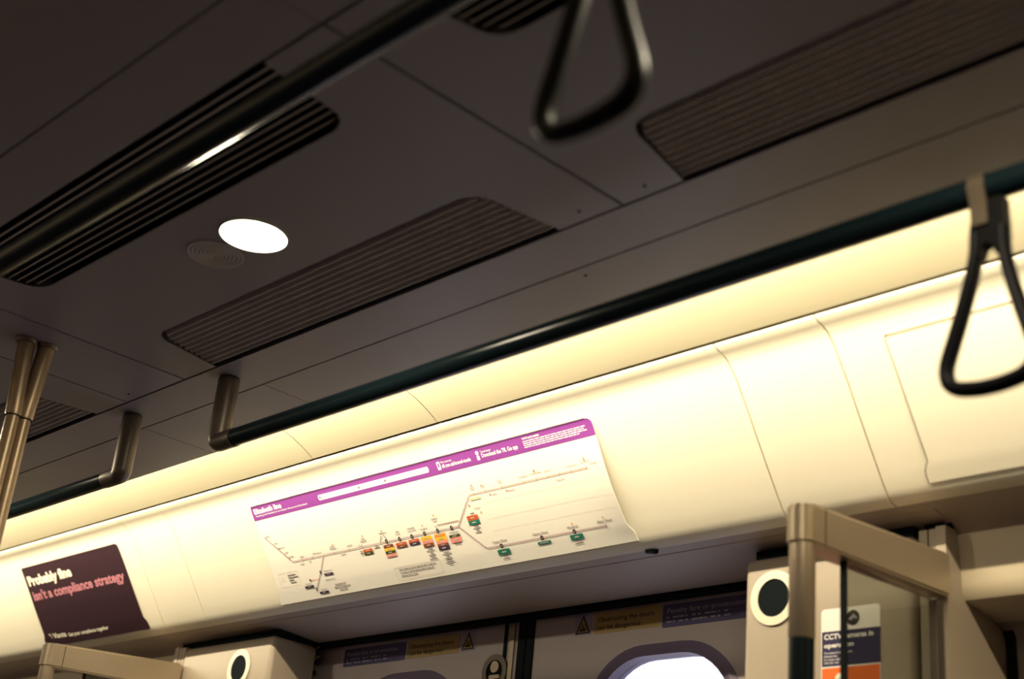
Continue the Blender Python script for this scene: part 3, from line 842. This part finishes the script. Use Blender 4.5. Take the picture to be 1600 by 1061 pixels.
mprint('header_box_symbol', M_GREYT, boxtxt, .0036); mprint('header_box_writing', M_FAINT, boxtxt2, .0036)
mprint('header_icon_detail', M_PURP, lambda bm, f: rect(bm, f, -1.9612, -1.9573, .0785, .0862), .0034)
mprint('top_slot', M_BLACKP, lambda bm, f: stroke(bm, f, [(-2.568, .0670), (-1.578, .0670)], .0014), .0042)
# route lines drawn as a pair of thin strokes
def pair(bm, f, pts, gap=.0019, w=.0011):
    n = len(pts)
    for sg in (-1, 1):
        q = []
        for i, (a, b) in enumerate(pts):
            p0, p1 = pts[max(i - 1, 0)], pts[min(i + 1, n - 1)]; Ls = math.hypot(p1[0] - p0[0], p1[1] - p0[1])
            q.append((a - (p1[1] - p0[1]) / Ls * gap / 2 * sg, b + (p1[0] - p0[0]) / Ls * gap / 2 * sg))
        stroke(bm, f, q, w)
def routes(bm, f):
    pair(bm, f, [(-2.556, .1390), (-2.492, .2000), (-2.488, .2030), (-1.966, .2035), (-1.961, .2010), (-1.911, .1525)])
    pair(bm, f, [(-1.966, .2035), (-1.961, .2060), (-1.914, .2515), (-1.908, .2545), (-1.6107, .2547)])
    pair(bm, f, [(-2.383, .2045), (-2.409, .236), (-2.4425, .2705)], .0014, .0010)
mprint('route_line', M_LINE, routes)
M_PALEL = mat('print_pale_mauve', (.60, .43, .39), .6, spec=.2)
mprint('pale_route_line', M_PALEL, lambda bm, f: pair(bm, f, [(-1.911, .1525), (-1.906, .1500), (-1.6065, .1500)]))
mprint('airport_branch_line', M_PINK, lambda bm, f: stroke(bm, f, [(-2.450, .2490), (-2.420, .2500)], .0011))
mprint('station_link_line', M_GREYT, lambda bm, f: (stroke(bm, f, [(-2.194, .2020), (-2.186, .1895)], .0016), stroke(bm, f, [(-2.172, .1985), (-2.179, .1880)], .0012), stroke(bm, f, [(-2.0215, .2000), (-2.0245, .1935)], .0016)))
def dash(bm, f):
    x = -2.018
    while x < -1.960: rect(bm, f, x, x + .0022, .1912, .1934); x += .0038
mprint('dotted_walking_link', M_BROWN, dash)
DOTS = [(-2.175, .2023), (-2.1354, .2031), (-2.0981, .203), (-2.0602, .203), (-2.0221, .2031), (-1.9827, .203), (-1.8714, .2550), (-1.7668, .2547), (-1.6871, .2547), (-2.4099, .2364), (-2.4433, .2710)]
for i, (x, s) in enumerate(DOTS):
    bm = bmesh.new(); f = mp(.0034)
    k = 1.0 if i < 9 else .8
    for (r0, sh) in ((.0040 * k, 0),):
        n = 20; ri, ro = r0 * .45, r0
        a = [bm.verts.new(f(x + ri * math.cos(6.2832 * j / n), s + ri * math.sin(6.2832 * j / n))) for j in range(n)]
        b = [bm.verts.new(f(x + ro * math.cos(6.2832 * j / n), s + ro * 1.15 * math.sin(6.2832 * j / n))) for j in range(n)]
        for j in range(n): bm.faces.new([a[j], a[(j + 1) % n], b[(j + 1) % n], b[j]])
    link('interchange_ring', bm, M_BLACKP, tcard)
mprint('airport_dot', M_BROWN, lambda bm, f: bm.faces.new([bm.verts.new(f(-2.4528 + a, .2488 + b)) for a, b in disc_pts(.0030, 12)]), .0034)
def ticks(bm, f):
    for x, s in ((-2.5335, .1600), (-2.519, .1730), (-2.507, .1850), (-2.496, .1950), (-2.4543, .2025), (-2.4179, .2025), (-2.345, .2030), (-2.2935, .2030), (-2.2508, .2030)): rect(bm, f, x - .0006, x + .0006, s - .0032, s + .0032)
    for x in (-1.8952, -1.8635, -1.8199, -1.7623, -1.7314, -1.702, -1.6754, -1.6455, -1.6085): rect(bm, f, x - .0006, x + .0006, .1470, .1530)
    rect(bm, f, -1.6115, -1.6098, .2505, .2585); rect(bm, f, -2.5580, -2.5530, .1380, .1390)
mprint('station_tick', M_LINE, ticks, .0034)
CAPS = .0040
def names(bm, f):
    for s, x, sb in (('Reading', -2.552, .1395), ('Twyford', -2.532, .1580), ('Maidenhead', -2.522, .1695), ('Taplow', -2.507, .1815), ('Burnham', -2.497, .1925)): mtext(bm, f, s, x, sb, CAPS * .8, bold=.012)
    for s, x, sb in (('Slough', -2.4523, .1975), ('West Drayton', -2.4000, .1970), ('Hayes &', -2.345, .1905), ('Harlington', -2.345, .1950), ('Hanwell', -2.290, .1960),
                     ('Ealing', -2.2420, .1890), ('Broadway', -2.2420, .1935), ('Paddington', -2.1790, .1855), ('Bond', -2.1354, .1890), ('Street', -2.1354, .1940),
                     ('Tottenham', -2.0940, .1880), ('Court Road', -2.0940, .1930), ('Farringdon', -2.0590, .1950), ('Liverpool', -2.0210, .1800), ('Street', -2.0210, .1850),
                     ('Whitechapel', -1.9815, .2135), ('Langley', -2.459, .2130), ('Iver', -2.430, .2115), ('Southall', -2.318, .2110), ('Acton', -2.256, .2005)): mtext(bm, f, s, x, sb, CAPS * .85, bold=.012, center=True)
    for s, x, sb in (('Canary Wharf', -1.8723, .2478), ('Custom House', -1.7682, .2478), ('Woolwich', -1.6884, .2480), ('Abbey Wood', -1.6118, .2478)): mtext(bm, f, s, x, sb, CAPS * 1.1, bold=.015, center=True)
    for s, x, sb in (('Terminals 2 & 3', -2.386, .2375), ('Terminal 4', -2.4640, .2575), ('Terminal 5', -2.4200, .2750), ('Heathrow Airport', -2.387, .2560)): mtext(bm, f, s, x, sb, CAPS * .8, bold=.012, center=True)
mprint('station_names', M_GREYT, names)
def names2(bm, f):
    for s, x, sb in (('Forest', -1.8952, .1390), ('Gate', -1.8952, .1430), ('Manor', -1.8672, .1390), ('Park', -1.8672, .1430), ('Seven', -1.8217, .1380), ('Kings', -1.8217, .1420), ('Goodmayes', -1.7623, .1410),
                     ('Chadwell Heath', -1.7315, .1400), ('Romford', -1.7005, .1410), ('Gidea Park', -1.6768, .1615), ('Harold Wood', -1.6428, .1420), ('Brentwood', -1.609, .1400),
                     ('Shenfield', -1.590, .1455), ('Ilford', -1.8439, .1600), ('Maryland', -1.7995, .1600), ('Stratford', -1.900, .1780)): mtext(bm, f, s, x, sb, CAPS * .8, bold=.012, center=True)
    for x in (-1.855, -1.812): bm.faces.new([bm.verts.new(f(x + a, .1575 + b)) for a, b in disc_pts(.0022, 10)])
    for x, s in ((-1.9175, .1690), (-1.8950, .1335), (-1.7320, .1345), (-1.6090, .1350)): bm.faces.new([bm.verts.new(f(x + a, s + b)) for a, b in disc_pts(.0022, 10)])
mprint('faint_station_names', M_LINE, names2)
mprint('step_free_symbol', M_ORANGE, lambda bm, f: [rect(bm, f, x - .0013, x + .0013, s - .0018, s + .0018) for x, s in ((-2.342, .1850), (-2.242, .1810), (-2.180, .1790), (-2.060, .1870), (-2.020, .1720), (-1.687, .2400), (-1.612, .2395), (-1.609, .1330), (-1.7315, .1340), (-1.893, .1860))])
# coloured line boxes
BOX = [(-2.2535, -2.2246, .2091, [('r', .0058), ('d', .0058)]), (-2.1893, -2.1593, .2092, [('b', .0066), ('y', .0062), ('d', .0062), ('p', .0066)]), (-2.1509, -2.1193, .2100, [('r', .0056), ('b', .0050)]),
       (-2.1121, -2.0819, .2092, [('r', .0058), ('k', .0056)]), (-2.0746, -2.0452, .2085, [('y', .0072), ('p', .0072), ('b', .0070)]), (-2.0364, -2.0052, .2092, [('o', .0068), ('y', .0066), ('p', .0062), ('b', .0048), ('k', .0076)]),
       (-1.9969, -1.9669, .2164, [('d', .0055), ('p', .0102)]), (-1.9336, -1.9043, .1880, [('r', .0095), ('g', .0085)]), (-1.8865, -1.8545, .2616, [('g', .0104)]), (-1.7820, -1.7490, .2613, [('g', .0054)]), (-1.7016, -1.6705, .2600, [('g', .0096)]),
       (-2.4009, -2.3704, .2412, [('n', .0046)]), (-2.4785, -2.4479, .2602, [('n', .0050)]), (-2.4377, -2.4065, .2775, [('n', .0046)]), (-1.9100, -1.8815, .1556, [('f', .0022), ('y2', .0012), ('f', .0018)])]
CM = dict(r=M_RED, d=M_DKGREEN, b=M_BROWN, y=M_YELL, p=M_PINK, o=M_ORANGE, k=M_NAVY, g=M_GREEN, n=M_NAVY, f=M_ADCREAM, y2=M_YELL)
for x0, x1, s0, rows in BOX:
    s = s0
    for c, h in rows:
        mprint('line_colour_box', CM[c], lambda bm, f: rect(bm, f, x0, x1, s, s + h), .0033); s += h
def boxw(bm, f):
    for x0, x1, s0, rows in BOX:
        s = s0
        for c, h in rows:
            if c not in ('f', 'y2') and h > .004:
                w = (x1 - x0) * (.35 + .3 * ((int(s * 9e4) % 3) / 2)); c0 = (x0 + x1) / 2; rect(bm, f, c0 - w / 2, c0 + w / 2, s + h * .36, s + h * .62)
            s += h
mprint('line_box_writing', M_FAINT, boxw, .0037)
def smallprint(bm, f):
    for x, s, n, w in ((-2.0600, .2330, 6, .024), (-2.0190, .2450, 7, .026), (-1.9800, .2345, 1, .030), (-1.9170, .2085, 4, .020), (-1.8705, .2750, 2, .018), (-1.6860, .2720, 2, .022), (-1.9165, .1835, 1, .018), (-2.2600, .2100, 3, .010), (-2.2090, .2055, 2, .018)):
        for k in range(n):
            ww = w * (.6, 1, .45, .8)[k % 4]; rect(bm, f, x - ww / 2, x + ww / 2, s + k * .0042, s + k * .0042 + .0016)
    for k, (a, b) in enumerate(((-2.5240, -2.4960), (-2.5240, -2.4890), (-2.5235, -2.5060), (-2.5215, -2.5000))): rect(bm, f, a, b, .2285 + k * .0056, .2305 + k * .0056)
    for k, (a, b) in enumerate(((-2.1690, -2.0640), (-2.1680, -2.0740), (-2.1680, -2.1210))):
        u = a; i = 0
        while u < b: ln = (.008, .005, .011, .006)[(i + k) % 4]; rect(bm, f, u, u + ln, .2622 + k * .0068, .2642 + k * .0068); u += ln + .0018; i += 1
    for k, (a, b) in enumerate(((-2.378, -2.344), (-2.384, -2.336), (-2.370, -2.346))):
        u = a; i = 0
        while u < b: ln = (.007, .010, .005)[(i + k) % 3]; rect(bm, f, u, min(u + ln, b + .004), .2672 + k * .0062, .2694 + k * .0062); u += ln + .0018; i += 1
mprint('small_print', M_GREYT, smallprint)
def frames(bm, f):
    for x0, x1, s0, s1 in ((-2.1810, -2.0460, .2572, .2835), (-2.5560, -2.4860, .2225, .2530)):
        stroke(bm, f, [(x0, s0), (x1, s0)], .0006); stroke(bm, f, [(x0, s1), (x1, s1)], .0006); stroke(bm, f, [(x0, s0), (x0, s1)], .0006); stroke(bm, f, [(x1, s0), (x1, s1)], .0006)
    for s in (.1700, .2010, .2240): stroke(bm, f, [(-1.880, s), (-1.575, s)], .0003)
    stroke(bm, f, [(-2.5490, .2400), (-2.5445, .2300)], .0007); stroke(bm, f, [(-2.5445, .2300), (-2.5400, .2400)], .0007); stroke(bm, f, [(-2.5400, .2400), (-2.5490, .2400)], .0007)
mprint('thin_rules', M_PALEL, frames)

# advert
ss, L, R = edges_of(-3.6460, -3.1420, .0670, .2905, .0105, drift=-.004)
tad = thing('advert_card', 'dark plum advert card with cream and pink slogan on the cream wall', 'advert', (-3.394, 1.73, .687))
tadc = link('card', card_bm(L, R, ss, None, 24), M_ADBG, tad, True)
def aprint(name, m, fn):
    bm = bmesh.new(); fn(bm, lambda x, s: on_panel(x, s, .0028)); return link_pieces(name, bm, m, tadc)
aprint('cream_slogan', M_ADCREAM, lambda bm, f: mtext(bm, f, 'Probably fine', -3.6330, .1180, .0245, .235, .05))
aprint('pink_slogan', M_ADPINK, lambda bm, f: mtext(bm, f, "isn't a compliance strategy", -3.6330, .1595, .0245, .475, .03))
def adf(bm, f):
    mtext(bm, f, 'Vanta', -3.602, .2700, .0140, .070, .03); mtext(bm, f, 'Get your compliance together', -3.5230, .2720, .0098, .208, .03)
    stroke(bm, f, [(-3.6230, .2560), (-3.6190, .2600)], .0022); stroke(bm, f, [(-3.6160, .2560), (-3.6110, .2680)], .0022)
aprint('advert_footer', M_ADCREAM, adf)

# blank card in the right hand panel: its groove, tabs and top slot
ss, L, R = edges_of(-.9975, .10, .0655, .2845, .0100, rl=.004, rr=.004)
tb = thing('blank_card', 'blank cream card slotted into the panel behind the hanging strap', 'card', (-.45, 1.73, .687))
link('card', card_bm(L, R, ss, None, 24, .0024, .0016), M_CREAM, tb, True)
bm = bmesh.new(); stroke(bm, lambda x, s: on_panel(x, s, .0040), [(-.9965, .0640), (.10, .0640)], .0016); link('top_slot', bm, M_BROWN, tb)
bm = bmesh.new(); stroke(bm, lambda x, s: on_panel(x, s, .0022), [(l - .0008, s_) for l, s_ in zip(L, ss)], .0016); link('side_slot', bm, M_STEELD, tb)
